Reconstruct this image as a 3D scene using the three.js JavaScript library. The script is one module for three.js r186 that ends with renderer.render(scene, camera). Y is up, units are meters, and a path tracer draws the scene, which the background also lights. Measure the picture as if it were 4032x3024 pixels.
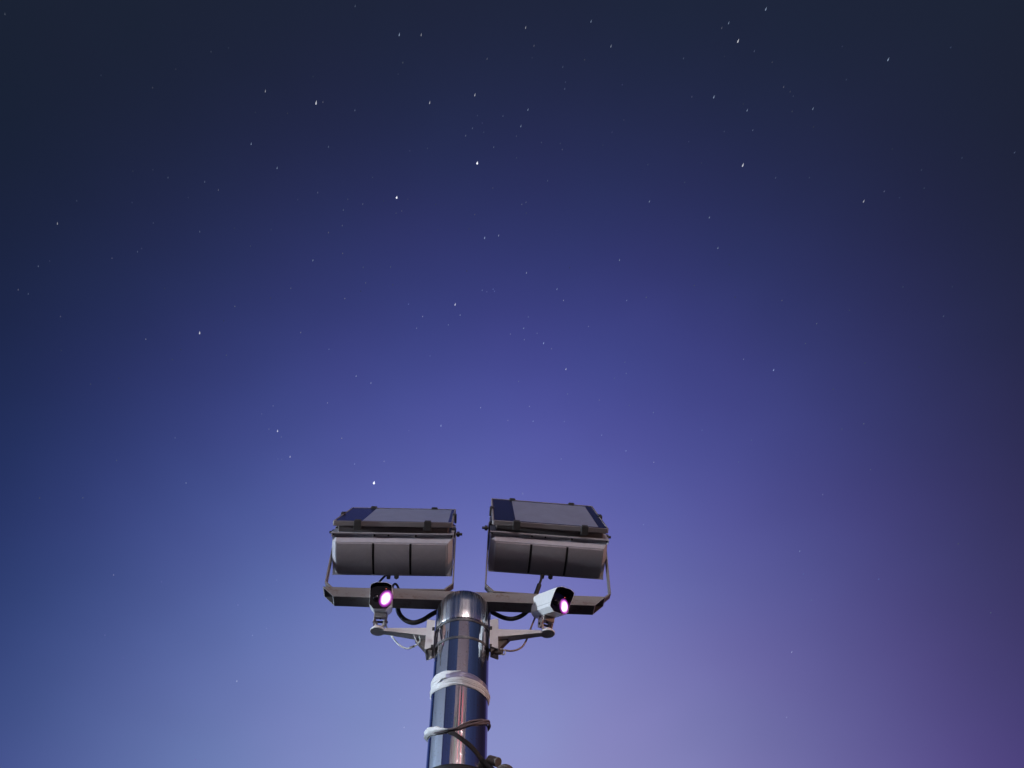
import * as THREE from 'three';
import { mergeGeometries, toCreasedNormals } from 'three/addons/utils/BufferGeometryUtils.js';
import { RoundedBoxGeometry } from 'three/addons/geometries/RoundedBoxGeometry.js';
import { ImprovedNoise } from 'three/addons/math/ImprovedNoise.js';

// ------------------------------------------------------------------ camera, sky, lights, exposure
const scene = new THREE.Scene();
const F = 3030, PITCH = THREE.MathUtils.degToRad(51), ROLL = -0.013;      // focal length in photo pixels (4032 x 3024)
const camera = new THREE.PerspectiveCamera(2 * THREE.MathUtils.radToDeg(Math.atan(1512 / F)), 4 / 3, 0.05, 6000);
camera.position.set(0, 1.6, 0);
camera.rotation.set(PITCH, 0, ROLL, 'XYZ');
camera.updateMatrixWorld(true);
const renderer = new THREE.WebGLRenderer({ antialias: true });
renderer.setSize(1024, 768);
renderer.toneMapping = THREE.LinearToneMapping;
renderer.toneMappingExposure = 1;
renderer.shadowMap.enabled = true;

const V = (x, y, z) => new THREE.Vector3(x, y, z);
const rnd = (() => { let s = 20231; return () => ((s = (s * 16807) % 2147483647) / 2147483647); })();
const noise = new ImprovedNoise();

// night sky: dark zenith, a wide city glow low in front of the viewer, bluer to the left, more magenta to the right
const skyAt = (() => {
  const E = (...v) => v.map(Math.exp), dir = (az, el) => V(Math.sin(az) * Math.cos(el), Math.sin(el), -Math.cos(az) * Math.cos(el));
  const zen = E(-4.950, -4.540, -3.990), low = E(-0.800, -2.550, 0.895), soft = (d, g, w, k) => Math.exp(-Math.pow(Math.acos(THREE.MathUtils.clamp(d.dot(g), -1, 1)) / w, k));
  const g1 = dir(0.0203, 0.45), c1 = E(-2.559, -2.453, -0.801), g2 = dir(-0.0776, 0.2289), c2 = E(-1.596, -1.538, -2.376), g3 = V(0.1, 0.2, 0.97).normalize(), c3 = [0.044, 0.066, 0.150];
  const TR = [0.12, -0.36, -0.67], TY = [-0.171, 0.083, 0.174], TL = [-0.630, -0.110, 0.0];      // tint to the right, its change with height, tint to the left
  const d = V(0, 0, 0);
  return (x, y, z) => {
    d.set(x, y, z);
    const h = Math.exp(-Math.max(0.30, y) / 0.0990), w1 = soft(d, g1, 0.5714, 2.654), w2 = soft(d, g2, 0.4399, 2.672), w3 = soft(d, g3, 1.0, 2);
    const flat = Math.max(0.05, Math.hypot(x, z)), side = (x / flat) * THREE.MathUtils.smoothstep(0.95 - y, 0, 0.5) * THREE.MathUtils.smoothstep(-z / flat, -0.5, 0.4);
    const r = THREE.MathUtils.clamp(side, 0, 0.8), l = THREE.MathUtils.clamp(-side, 0, 0.8);
    return [0, 1, 2].map((k) => (zen[k] + low[k] * h + c3[k] * w3 + c1[k] * w1 + c2[k] * w2) * (1 + r * (TR[k] + TY[k] * y) + l * TL[k]));
  };
})();
{
  const W = 2048, H = 1024, data = new Float32Array(W * H * 4);
  for (let r = 0; r < H; r++) for (let c = 0; c < W; c++) {
    const up = ((r + 0.5) / H - 0.5) * Math.PI, az = ((c + 0.5) / W - 0.5) * 2 * Math.PI;
    const x = Math.cos(az) * Math.cos(up), y = Math.sin(up), z = Math.sin(az) * Math.cos(up);
    const n = 1 + 0.035 * noise.noise(x * 5 + 3, y * 9, z * 5) + 0.02 * noise.noise(x * 17, y * 25 + 7, z * 17), m = 0.03 * noise.noise(x * 8 + 20, y * 8, z * 8);
    const s = skyAt(x, y, z), i = (r * W + c) * 4;
    data[i] = s[0] * n * (1 + m); data[i + 1] = s[1] * n * (1 - m); data[i + 2] = s[2] * n; data[i + 3] = 1;
  }
  const t = new THREE.DataTexture(data, W, H, THREE.RGBAFormat, THREE.FloatType);
  t.mapping = THREE.EquirectangularReflectionMapping; t.magFilter = t.minFilter = THREE.LinearFilter; t.colorSpace = THREE.LinearSRGBColorSpace; t.needsUpdate = true;
  scene.background = t; scene.environment = t;
}
const sideFill = new THREE.DirectionalLight(new THREE.Color(0.85, 0.92, 1), 0.08);      // faint fill light added from the left, with no moon behind it
sideFill.position.set(-20, 14, -4); sideFill.target.position.set(0, 3, -2.7); sideFill.castShadow = true; scene.add(sideFill, sideFill.target);
// lamps out of the frame (built as lamp posts further down)
const LAMPS = {
  cool: { at: V(-6.7, 3.8, -1.1), color: new THREE.Color(0.78, 0.90, 1.0), power: 150 },
  warm: { at: V(2.0, 6.2, 6.2), color: new THREE.Color(1.0, 0.88, 0.87), power: 112 },
  orange: { at: V(5.6, 4.0, -1.9), color: new THREE.Color(1.0, 0.55, 0.36), power: 30 },
};

// ------------------------------------------------------------------ helpers
function ray(px, py) { return V((px - 2016) / F, -(py - 1512) / F, -1).applyMatrix3(new THREE.Matrix3().setFromMatrix4(camera.matrixWorld)); }
function atZ(px, py, z) { const d = ray(px, py); return camera.position.clone().addScaledVector(d, z / d.z); }   // a photo pixel as a point at a real depth
const used = {};
function numbered(name) { const n = (used[name] = (used[name] ?? -1) + 1); return n ? name + '_' + String(n).padStart(3, '0') : name; }
function part(name, geo, mat, parent) {
  const m = new THREE.Mesh(Array.isArray(geo) ? mergeGeometries(geo.map((g) => { const q = g.index ? g.toNonIndexed() : g.clone(); for (const k of Object.keys(q.attributes)) if (!['position', 'normal', 'uv'].includes(k)) q.deleteAttribute(k); return q; })) : geo, mat);
  m.name = name; m.castShadow = m.receiveShadow = true; parent.add(m); return m;
}
function tag(o, label, category, group, kind) { Object.assign(o.userData, label && { label }, category && { category }, group && { group }, kind && { kind }); return o; }
function thing(name, label, category, at = V(0, 0, 0), group) {
  const g = new THREE.Group(); g.name = numbered(name); g.position.copy(at); scene.add(g); return tag(g, label, category, group);
}
const mat4 = (g, m) => g.clone().applyMatrix4(m);
function box(w, h, d, x = 0, y = 0, z = 0, r = 0) { const g = r ? new RoundedBoxGeometry(w, h, d, 2, r) : new THREE.BoxGeometry(w, h, d); return g.translate(x, y, z); }
function cylBetween(a, b, r, r2 = r, seg = 20) {
  const d = b.clone().sub(a), g = new THREE.CylinderGeometry(r2, r, d.length(), seg);
  return g.applyQuaternion(new THREE.Quaternion().setFromUnitVectors(V(0, 1, 0), d.clone().normalize())).translate((a.x + b.x) / 2, (a.y + b.y) / 2, (a.z + b.z) / 2);
}
function tube(points, r, seg = 60, sides = 12) { return new THREE.TubeGeometry(new THREE.CatmullRomCurve3(points, false, 'centripetal'), seg, r, sides, false); }
function tex(size, fn, srgb, rx = 1, ry = 1) {
  const data = new Uint8Array(size * size * 4);
  for (let y = 0; y < size; y++) for (let x = 0; x < size; x++) { const v = fn(x / size, y / size), i = (y * size + x) * 4; for (let k = 0; k < 3; k++) data[i + k] = 255 * THREE.MathUtils.clamp(Array.isArray(v) ? v[k] : v, 0, 1); data[i + 3] = 255; }
  const t = new THREE.DataTexture(data, size, size); t.wrapS = t.wrapT = THREE.RepeatWrapping; t.magFilter = THREE.LinearFilter; t.minFilter = THREE.LinearMipmapLinearFilter; t.generateMipmaps = true;
  if (srgb) t.colorSpace = THREE.SRGBColorSpace; t.repeat.set(rx, ry); t.needsUpdate = true; return t;
}
const tn = (u, v, f, o = 0) => { // tileable noise
  const a = u * 2 * Math.PI, b = v * 2 * Math.PI;
  return noise.noise(Math.cos(a) * f + o, Math.sin(a) * f + Math.cos(b) * f * 1.3 + o * 2, Math.sin(b) * f * 1.3 + 5);
};
const haze = tex(256, (u, v) => 0.88 + 0.10 * tn(u, v * 0.5, 1.2, 3) + 0.07 * tn(u, v, 4, 6), false, 1, 1);
const stained = tex(512, (u, v) => { const r = THREE.MathUtils.smoothstep(tn(u, v, 3, 5) + 0.6 * tn(u, v, 9, 2) + 0.4 * tn(u, v, 28, 7), 0.15, 0.75), s = tn(u, v, 55, 3) > 0.66 ? 0.25 : 0, g = 0.93 + 0.06 * tn(u, v, 20, 4); return [g + s - 0.22 * r, g + s - 0.34 * r, g + s - 0.42 * r]; }, false, 1.1, 1.1);
const creased = tex(512, (u, v) => { const c = Math.abs(tn(u, v, 2.2, 4) + 0.5 * Math.sin((v * 5 + 0.35 * tn(u, v, 2, 8)) * 2 * Math.PI)), d = THREE.MathUtils.smoothstep(tn(u, v, 5, 1) + 0.5 * tn(u, v, 16, 9), 0.2, 0.9); const k = 0.96 - 0.30 * Math.max(0, 0.22 - c) / 0.22 - 0.22 * d; return [k, k * 0.985, k * 0.975]; }, false, 1, 4);
const rgb = (r, g, b) => new THREE.Color().setRGB(r, g, b);

// ------------------------------------------------------------------ materials
const grime = tex(256, (u, v) => { const n = 0.8 + 0.25 * tn(u, v, 3) + 0.12 * tn(u, v, 9, 4) + 0.06 * tn(u, v, 24, 9); return n; }, false, 1, 1);
const speck = tex(512, (u, v) => {
  const n = 0.94 + 0.06 * tn(u, v, 2.5, 2) + 0.03 * tn(u, v, 9, 6), s = tn(u, v, 60, 3) > 0.66 ? 0.22 : 0, d = tn(u, v, 34, 8) > 0.66 ? -0.12 : 0;
  const k = n + s + d; return [k, k * (1 - 0.015 * tn(u, v, 5, 7)), k];
}, false, 1.4, 1.4);
const M = {
  lampMetal: new THREE.MeshStandardMaterial({ color: rgb(0.42, 0.405, 0.45), map: speck, roughness: 0.6, roughnessMap: grime, metalness: 0.05 }),  // light caught by the bevel strip is put into this lighter lavender colour
  lampPanel: new THREE.MeshStandardMaterial({ color: rgb(0.32, 0.292, 0.312), map: speck, roughness: 0.62, roughnessMap: grime, metalness: 0.05 }),  // darker than the cover, so the shade on the panels is partly painted
  frame: new THREE.MeshStandardMaterial({ color: rgb(0.20, 0.18, 0.185), map: speck, roughness: 0.55, metalness: 0.1 }),
  neck: new THREE.MeshStandardMaterial({ color: rgb(0.13, 0.105, 0.105), map: speck, roughness: 0.7 }),
  darkMetal: new THREE.MeshStandardMaterial({ color: rgb(0.035, 0.033, 0.034), map: speck, roughness: 0.6, metalness: 0.2 }),
  yoke: new THREE.MeshStandardMaterial({ color: rgb(0.17, 0.15, 0.15), map: speck, roughness: 0.55, metalness: 0.15 }),
  glassDark: new THREE.MeshPhysicalMaterial({ color: rgb(0.014, 0.017, 0.028), roughness: 0.2, ior: 1.5, specularIntensity: 0.5 }),
  glassFrost: new THREE.MeshPhysicalMaterial({ color: rgb(0.26, 0.28, 0.37), map: haze, roughness: 0.34, ior: 1.45, specularIntensity: 0.6 }),
  beam: new THREE.MeshStandardMaterial({ color: rgb(0.185, 0.166, 0.166), map: stained, roughness: 0.6, roughnessMap: grime, metalness: 0.15 }),
  edge: new THREE.MeshStandardMaterial({ color: rgb(0.5, 0.5, 0.5), map: speck, roughness: 0.45, metalness: 0.5 }),
  steel: new THREE.MeshPhysicalMaterial({ color: rgb(0.72, 0.73, 0.75), metalness: 1, roughness: 0.2 }),
  steelCap: new THREE.MeshPhysicalMaterial({ color: rgb(0.74, 0.75, 0.77), metalness: 1, roughness: 0.30 }),
  band: new THREE.MeshStandardMaterial({ color: rgb(0.13, 0.13, 0.135), metalness: 0.8, roughness: 0.45 }),
  white: new THREE.MeshPhysicalMaterial({ color: rgb(0.72, 0.73, 0.75), map: speck, roughness: 0.42, clearcoat: 0.15, clearcoatRoughness: 0.4 }),
  arm: new THREE.MeshStandardMaterial({ color: rgb(0.70, 0.685, 0.69), map: speck, roughness: 0.5, metalness: 0.05 }),
  armDark: new THREE.MeshStandardMaterial({ color: rgb(0.12, 0.10, 0.09), map: speck, roughness: 0.7 }),
  face: new THREE.MeshPhysicalMaterial({ color: rgb(0.007, 0.006, 0.008), roughness: 0.12, clearcoat: 0.6, clearcoatRoughness: 0.08 }),
  rubber: new THREE.MeshStandardMaterial({ color: rgb(0.010, 0.010, 0.011), roughness: 0.65, bumpMap: grime, bumpScale: 0.0004 }),
  whiteCable: new THREE.MeshStandardMaterial({ color: rgb(0.62, 0.63, 0.62), map: speck, roughness: 0.55 }),
  brownCable: new THREE.MeshStandardMaterial({ color: rgb(0.30, 0.21, 0.19), map: speck, roughness: 0.6 }),
  cloth: new THREE.MeshStandardMaterial({ color: rgb(0.70, 0.71, 0.73), map: creased, roughness: 0.55, side: THREE.DoubleSide }),
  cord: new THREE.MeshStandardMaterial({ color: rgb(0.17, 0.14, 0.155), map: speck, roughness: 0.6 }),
  film: new THREE.MeshPhysicalMaterial({ color: rgb(0.72, 0.68, 0.85), transmission: 0.8, roughness: 0.3, thickness: 0, side: THREE.DoubleSide }),
  rust: new THREE.MeshStandardMaterial({ color: rgb(1, 1, 1), map: tex(256, (u, v) => { const r = THREE.MathUtils.smoothstep(tn(u, v, 2.0, 3) + 0.4 * tn(u, v, 6, 1) + 0.2 * tn(u, v, 16, 5), -0.1, 0.6); const g = 0.06 * tn(u, v, 30, 2); return [0.80 - 0.42 * r + g, 0.77 - 0.60 * r + g, 0.76 - 0.64 * r + g]; }, true, 5, 5), roughness: 0.6 }),
  ledCore: new THREE.MeshStandardMaterial({ color: 0x000000, emissive: rgb(1.0, 0.90, 1.0), emissiveIntensity: 1.6 }),
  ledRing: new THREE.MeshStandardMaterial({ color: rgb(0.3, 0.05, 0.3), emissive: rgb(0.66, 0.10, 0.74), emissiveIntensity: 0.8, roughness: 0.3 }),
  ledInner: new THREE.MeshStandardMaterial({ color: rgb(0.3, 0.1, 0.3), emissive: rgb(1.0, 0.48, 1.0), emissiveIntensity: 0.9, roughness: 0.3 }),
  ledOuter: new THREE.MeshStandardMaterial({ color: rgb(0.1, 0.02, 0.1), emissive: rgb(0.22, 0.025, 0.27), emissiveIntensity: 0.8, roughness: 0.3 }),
  redLed: new THREE.MeshStandardMaterial({ color: 0x000000, emissive: rgb(1.0, 0.16, 0.10), emissiveIntensity: 0.9 }),
};
// polished steel: fine vertical scratches and shallow waves round the pole, grain in the gloss
M.steel.bumpMap = tex(512, (u) => 0.5 + 0.3 * tn(u, 0.3, 5, 1) + 0.09 * tn(u, 0.1, 16, 3) + 0.012 * tn(u, 0.5, 45, 8), false, 1, 1); M.steel.bumpScale = 0.0022;
M.steel.roughnessMap = tex(512, (u, v) => { const s = THREE.MathUtils.smoothstep(tn(u, v, 5, 2) + 0.6 * tn(u * 1, v * 0.5, 14, 7) + 0.4 * tn(u, v, 30, 3), 0.25, 1.0); return 0.30 + 0.12 * tn(u, 0.2, 20, 4) + 0.55 * s; }, false, 2, 9);
M.steel.map = tex(512, (u, v) => { const s = THREE.MathUtils.smoothstep(tn(u, v, 5, 2) + 0.6 * tn(u * 1, v * 0.5, 14, 7) + 0.4 * tn(u, v, 30, 3), 0.35, 1.1), d = tn(u, v, 48, 5) > 0.68 ? 0.35 : 0; return [1 - 0.30 * s - d, 1 - 0.34 * s - d, 1 - 0.38 * s - d]; }, false, 2, 9); // water stains and dirt
M.steelCap.map = tex(256, (u) => { const s = 0.86 + 0.20 * tn(u, 0.4, 9, 3) + 0.10 * tn(u, 0.2, 26, 6); return [s, s * 0.985, s * 0.97]; }, false, 1, 1);
M.steelCap.bumpMap = M.steel.bumpMap; M.steelCap.bumpScale = 0.0012; M.steelCap.roughnessMap = tex(256, (u) => 0.85 + 0.35 * tn(u, 0.7, 12, 5), false, 1, 1);

// ------------------------------------------------------------------ ground and the street behind the viewer (mirrored in the pole)
{
  const g = new THREE.CircleGeometry(900, 64).rotateX(-Math.PI / 2), p = g.attributes.position, uv = g.attributes.uv;
  for (let i = 0; i < p.count; i++) uv.setXY(i, p.getX(i) / 4, p.getZ(i) / 4);
  const m = part('ground', g, new THREE.MeshStandardMaterial({ color: rgb(0.020, 0.0195, 0.020), map: speck, roughness: 0.9, bumpMap: grime, bumpScale: 0.004 }), scene);
  tag(m, 'dark paved ground that the light pole stands on', 'ground', null, 'structure');
}
{
  const b = thing('building', 'pale plastered building with a stepped tower behind the viewer', 'building', V(0, 0, 10.5));
  const wall = new THREE.MeshStandardMaterial({ color: rgb(0.52, 0.42, 0.41), map: speck, roughness: 0.85 });
  part('wall', box(19.4, 9.6, 8, 2.6, 4.8, 4.2), wall, b);
  part('tower', box(9.6, 12.6, 6, 2.3, 6.3, 3.0), wall, b);
  part('cornice', [box(19.8, 0.3, 8.4, 2.6, 9.75, 4.2), box(9.9, 0.25, 6.3, 2.3, 12.72, 3.0)], wall, b);
  const gl = new THREE.MeshStandardMaterial({ color: rgb(0.02, 0.025, 0.03), roughness: 0.1 }), fr = new THREE.MeshStandardMaterial({ color: rgb(0.35, 0.35, 0.36), roughness: 0.6 });
  for (let s = 0; s < 3; s++) for (const x of [-5.6, -3.8, 8.3, 10.2]) {
    const w = part('window', box(1.1, 1.4, 0.1, x, 1.9 + s * 2.7, 0.17), fr, b); part('pane', box(0.96, 1.26, 0.06, x, 1.9 + s * 2.7, 0.14), gl, w);
  }
  for (let s = 0; s < 4; s++) for (const x of [0.9, 5.6]) { const w = part('window', box(0.8, 1.4, 0.1, x, 1.9 + s * 2.7, -0.03), fr, b); part('pane', box(0.66, 1.26, 0.06, x, 1.9 + s * 2.7, -0.06), gl, w); }
  const l = thing('building', 'plain blue walled building left of the light pole, outside the frame', 'building', V(-9.4, 0, -2.4));
  const white = new THREE.MeshStandardMaterial({ color: rgb(0.52, 0.66, 0.86), map: speck, roughness: 0.9 });  // cool lamp light put into the wall colour as blue
  part('wall', box(4, 13, 10.2, -2, 6.5, 0), white, l);
  part('cornice', box(4.2, 0.3, 10.4, -2, 13.15, 0), white, l);
  for (const z of [-3.6, 0.4, 3.4]) for (const y of [1.8, 4.6]) { const w = part('window', box(0.1, 1.3, 1.1, 0.0, y, z), fr, l); part('pane', box(0.06, 1.16, 0.96, 0.03, y, z), gl, w); }
  const sign = (name, label, x, y, w, h, c, k) => {
    const s = thing(name, label, 'sign', V(x, y, 10.2));
    part('sign_box', box(w + 0.14, h + 0.14, 0.2), fr, s);
    part('sign_panel', box(w, h, 0.04, 0, 0, -0.12), new THREE.MeshStandardMaterial({ color: 0x000000, emissive: c, emissiveIntensity: k }), s);
  };
  sign('neon_sign', 'tall red lit sign on the front of the building behind the viewer', 2.6, 8.0, 0.55, 4.6, rgb(1, 0.12, 0.18), 1.0);
  sign('neon_sign', 'small green lit sign on the front of the building behind the viewer', -1.3, 9.0, 0.25, 1.2, rgb(0.05, 1, 0.40), 1.0);
}
function lampPost(name, label, L) {
  const t = thing(name, label, 'street lamp', V(L.at.x, 0, L.at.z)), h = L.at.y;
  part('post', [new THREE.CylinderGeometry(0.045, 0.06, h - 0.16, 16).translate(0, (h - 0.16) / 2, 0), new THREE.CylinderGeometry(0.11, 0.12, 0.1, 16).translate(0, 0.05, 0)], M.darkMetal, t);
  part('lamp_cap', new THREE.CylinderGeometry(0.05, 0.16, 0.06, 20).translate(0, h + 0.17, 0), M.darkMetal, t);
  part('added_shield', new THREE.CylinderGeometry(0.34, 0.30, 0.03, 28).translate(0, h - 0.175, 0), M.darkMetal, t);  // added disc that keeps the lamp light off the ground
  part('lamp_globe', new THREE.SphereGeometry(0.14, 24, 16).translate(0, h, 0), new THREE.MeshStandardMaterial({ color: 0x111111, emissive: L.color, emissiveIntensity: 3 }), t);
  const p = new THREE.PointLight(L.color, L.power); p.position.copy(L.at); p.shadow.radius = 6.5; p.castShadow = true; p.name = name + '_glow'; scene.add(p);
}
lampPost('street_lamp', 'cool white street lamp standing left of the light pole, outside the frame', LAMPS.cool);
lampPost('street_lamp', 'warm white street lamp standing behind the viewer', LAMPS.warm);
lampPost('street_lamp', 'orange street lamp standing right of the light pole, outside the frame', LAMPS.orange);

// ------------------------------------------------------------------ the light pole
const PX = -0.209, PZ = -2.7, PR = 0.1056;
const onPole = (deg, y, r) => V(PX + r * Math.sin(deg * Math.PI / 180), y, PZ + r * Math.cos(deg * Math.PI / 180));
{
  const p = thing('light_pole', 'polished steel light pole with a domed cap and a crossbar, carrying two floodlights', 'light pole', V(PX, 0, PZ));
  const lathe = (pts, n = 96) => new THREE.LatheGeometry(pts.map(([r, y]) => new THREE.Vector2(r, y)), n);
  part('shaft', lathe([[PR, 0.02], [PR, 0.8], [PR, 1.6], [PR, 2.4], [PR, 3.0], [PR, 3.40]]), M.steel, p);
  const dome = [[0.1062, 3.361], [0.1105, 3.3625], [0.1105, 3.40], [0.1105, 3.440]];
  for (let i = 1; i <= 14; i++) { const a = (i / 14) * Math.PI / 2; dome.push([0.0505 + 0.06 * Math.cos(a), 3.440 + 0.076 * Math.sin(a)]); }
  dome.push([0.03, 3.5185], [0.0001, 3.5205]);
  part('cap', lathe(dome), M.steelCap, p);
  part('base_plate', box(0.36, 0.02, 0.36, 0, 0.01, 0, 0.004), M.steel, p);
  // crossbar: square tube with both ends cut at a slant and left open
  const x0 = -0.7385 - PX, x1 = 0.3275 - PX, h = 0.045, d = 0.066, t = 0.0035, s = 0.05;
  const P = (x, y, z) => V(x, y, z);
  const quad = (a, b, c, e) => { const g = new THREE.BufferGeometry(); g.setAttribute('position', new THREE.Float32BufferAttribute([a, b, c, a, c, e].flatMap((v) => v.toArray()), 3));
    const L = [a, b, c, a, c, e].flatMap((v) => [v.x * 1.3 + v.z * 0.6, v.y * 1.3 + v.z * 1.1]); g.setAttribute('uv', new THREE.Float32BufferAttribute(L, 2)); g.computeVertexNormals(); return g; };
  const ring = (hh, dd, off) => [[-hh, dd], [hh, dd], [hh, -dd], [-hh, -dd]].map(([y, z]) => ({ y, z, l: x0 - s * (y + h / 2) / h, r: x1 + s * (y + h / 2) / h }));
  const O = ring(h / 2, d / 2), I = ring(h / 2 - t, d / 2 - t), gs = [], es = [[], []];
  for (let k = 0; k < 4; k++) {
    const a = O[k], b = O[(k + 1) % 4], ia = I[k], ib = I[(k + 1) % 4];
    gs.push(quad(P(a.l, a.y, a.z), P(a.r, a.y, a.z), P(b.r, b.y, b.z), P(b.l, b.y, b.z)), quad(P(ia.r, ia.y, ia.z), P(ia.l, ia.y, ia.z), P(ib.l, ib.y, ib.z), P(ib.r, ib.y, ib.z)));
    es[0].push(quad(P(a.l, a.y, a.z), P(b.l, b.y, b.z), P(ib.l, ib.y, ib.z), P(ia.l, ia.y, ia.z))); es[1].push(quad(P(b.r, b.y, b.z), P(a.r, a.y, a.z), P(ia.r, ia.y, ia.z), P(ib.r, ib.y, ib.z)));
  }
  const T = new THREE.Matrix4().makeRotationY(0.081).setPosition(0, 3.4836 + h / 2, 0.007);
  const bar = part('crossbar', gs.map((g) => mat4(g, T)), M.beam, p);
  for (const e of es) part('cut_edge', e.map((g) => mat4(g, T)), M.edge, bar);
  part('collar', lathe([[PR, 2.60], [0.1135, 2.604], [0.1145, 2.612], [0.1145, 2.787], [0.1135, 2.7945], [PR, 2.797]]), M.rubber, p);
}
const beamTop = (x) => V(x, 3.5286, PZ + 0.007 - 0.081 * (x - PX));

// ------------------------------------------------------------------ floodlights
function floodlight(label, pivot, hp, yaw, tilt, roll, dark0, dark1) {     // pivot point, its height over the crossbar, pose
  const B = new THREE.Matrix4().makeRotationY(yaw).multiply(new THREE.Matrix4().makeRotationZ(roll)), foot = V(0, -hp, 0).applyMatrix4(B).add(pivot);
  const t = thing('floodlight', label, 'floodlight', foot, 'floodlights on the crossbar');
  const L = B.clone().multiply(new THREE.Matrix4().makeTranslation(0, hp, 0)).multiply(new THREE.Matrix4().makeRotationX(-tilt));
  const add = (name, geo, m, parent = t) => part(name, [].concat(geo).map((g) => mat4(g, L)), m, parent);
  // local axes: x across, y up-and-back along the glass, z out of the glass
  const y0 = -0.147, y1 = 0.355, X = 0.2524;
  const rr = (x0, x1, ya, yb, r) => { const s = new THREE.Shape(); s.moveTo(x0 + r, ya); s.lineTo(x1 - r, ya); s.absarc(x1 - r, ya + r, r, -Math.PI / 2, 0); s.lineTo(x1, yb - r); s.absarc(x1 - r, yb - r, r, 0, Math.PI / 2); s.lineTo(x0 + r, yb); s.absarc(x0 + r, yb - r, r, Math.PI / 2, Math.PI); s.lineTo(x0, ya + r); s.absarc(x0 + r, ya + r, r, Math.PI, 1.5 * Math.PI); return s; };
  const fs = rr(-X, X, y0, y1, 0.006); fs.holes.push(rr(-X + 0.0045, X - 0.0045, y0 + 0.0045, y1 - 0.0045, 0.003));
  add('frame', new THREE.ExtrudeGeometry(fs, { depth: 0.019, bevelEnabled: true, bevelSize: 0.0012, bevelThickness: 0.0012, bevelSegments: 1, curveSegments: 4 }).translate(0, 0, 0.050), M.frame);
  const gx0 = -X + 0.005, gx1 = X - 0.005, gy0 = y0 + 0.005, gy1 = y1 - 0.005;
  const a = gx0 + dark0, b = gx1 - dark1;
  const pane = (x0, x1, ya, yb) => box(x1 - x0, yb - ya, 0.004, (x0 + x1) / 2, (ya + yb) / 2, 0.0668);
  add('glass_border', [pane(gx0, a, gy0, gy1), pane(b, gx1, gy0, gy1), pane(a, b, gy0, gy0 + 0.02), pane(a, b, gy1 - 0.02, gy1)], M.glassDark);
  add('glass_pane', pane(a + 0.0005, b - 0.0005, gy0 + 0.0205, gy1 - 0.0205), M.glassFrost);
  add('neck', box(0.472, y1 - y0 - 0.046, 0.034, 0, (y0 + y1) / 2, 0.0335, 0.006), M.neck);
  add('body', [box(0.504, 0.36, 0.166, 0, 0.066, -0.066, 0.012)], M.darkMetal);
  // flange with ribs
  add('flange', [box(0.520, 0.30, 0.003, 0, -0.001, 0.0195), ...[-0.256, -0.085, 0.09, 0.256].map((x) => box(0.0035, 0.05, 0.016, x, -0.124, 0.0105)), box(0.514, 0.03, 0.014, 0, -0.122, 0.0105)], M.lampMetal);
  for (const x of [-0.252, -0.077, -0.018, 0.098, 0.252]) add('screw', new THREE.CylinderGeometry(0.0042, 0.0042, 0.006, 8).translate(x, -0.140, 0.0105), M.darkMetal);
  // gear box: bevelled on three sides, rounding under, with three curved panels
  const gw = 0.2555, zf = 0.004, zb = -0.163, sm = THREE.MathUtils.smoothstep;
  const curve = (z) => { const k = THREE.MathUtils.clamp((-0.016 - z) / 0.14, 0, 1); return -0.1725 + 0.045 * Math.pow(k, 1.9); };
  const sheet = (x0, x1, za, zc, fn, nx, nz) => { const g = new THREE.PlaneGeometry(1, 1, nx, nz), p = g.attributes.position, uv = g.attributes.uv;
    for (let i = 0; i < p.count; i++) { const x = x0 + (x1 - x0) * (p.getX(i) + 0.5), z = za + (zc - za) * (p.getY(i) + 0.5); p.setXYZ(i, x, fn(x, z), z); uv.setXY(i, x * 2.2, z * 2.2); } return toCreasedNormals(g.toNonIndexed(), 0.5); };
  const cover = (x, z) => { const bev = Math.min((zf - z) / 0.019, (gw - Math.abs(x)) / 0.019, (z - zb) / 0.004, 1), top = curve(z) + 0.0095; return THREE.MathUtils.lerp(-0.134 + (z < -0.05 ? (-0.05 - z) * 0.33 : 0), top, Math.max(0, bev)); };
  const gear = add('gear_box_cover', [(() => { // edges of the bevels fall on grid lines
    const xs = [-gw, -gw + 0.019, -gw + 0.03, -0.09, 0.09, gw - 0.03, gw - 0.019, gw], zs = [zf, zf - 0.019]; for (let i = 1; i <= 14; i++) zs.push(zf - 0.019 + (zb + 0.004 - zf + 0.019) * i / 14); zs.push(zb);
    const parts = []; for (let i = 0; i < xs.length - 1; i++) for (let j = 0; j < zs.length - 1; j++) parts.push(sheet(xs[i], xs[i + 1], zs[j + 1], zs[j], cover, 1, 1));
    return toCreasedNormals(mergeGeometries(parts), 0.35); })(), box(2 * gw - 0.004, 0.22, 0.004, 0, -0.012, zb + 0.003), box(0.05, 0.2, zf - zb - 0.01, -gw + 0.028, -0.02, (zf + zb) / 2), box(0.05, 0.2, zf - zb - 0.01, gw - 0.028, -0.02, (zf + zb) / 2)], M.lampMetal);
  for (const k of [-1, 0, 1]) {
    const w = 0.1478, x0 = k * 0.1568 - w / 2, x1 = x0 + w, za = zb + 0.006, zc = -0.0195, e = 0.0016;
    const fn = (x, z) => { const q = Math.min(1, Math.min(x - x0, x1 - x, z - za, zc - z) / e); return curve(z) + 0.0105 * (1 - q); };
    const xs = [x0, x0 + e, x1 - e, x1], zs = [zc, zc - e]; for (let i = 1; i <= 16; i++) zs.push(zc - e + (za + e - zc + e) * i / 16); zs.push(za);
    const ps = []; for (let i = 0; i < 3; i++) for (let j = 0; j < zs.length - 1; j++) ps.push(sheet(xs[i], xs[i + 1], zs[j + 1], zs[j], fn, 1, 1));
    add('panel', toCreasedNormals(mergeGeometries(ps), 0.45), M.lampPanel, gear);
  }
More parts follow.
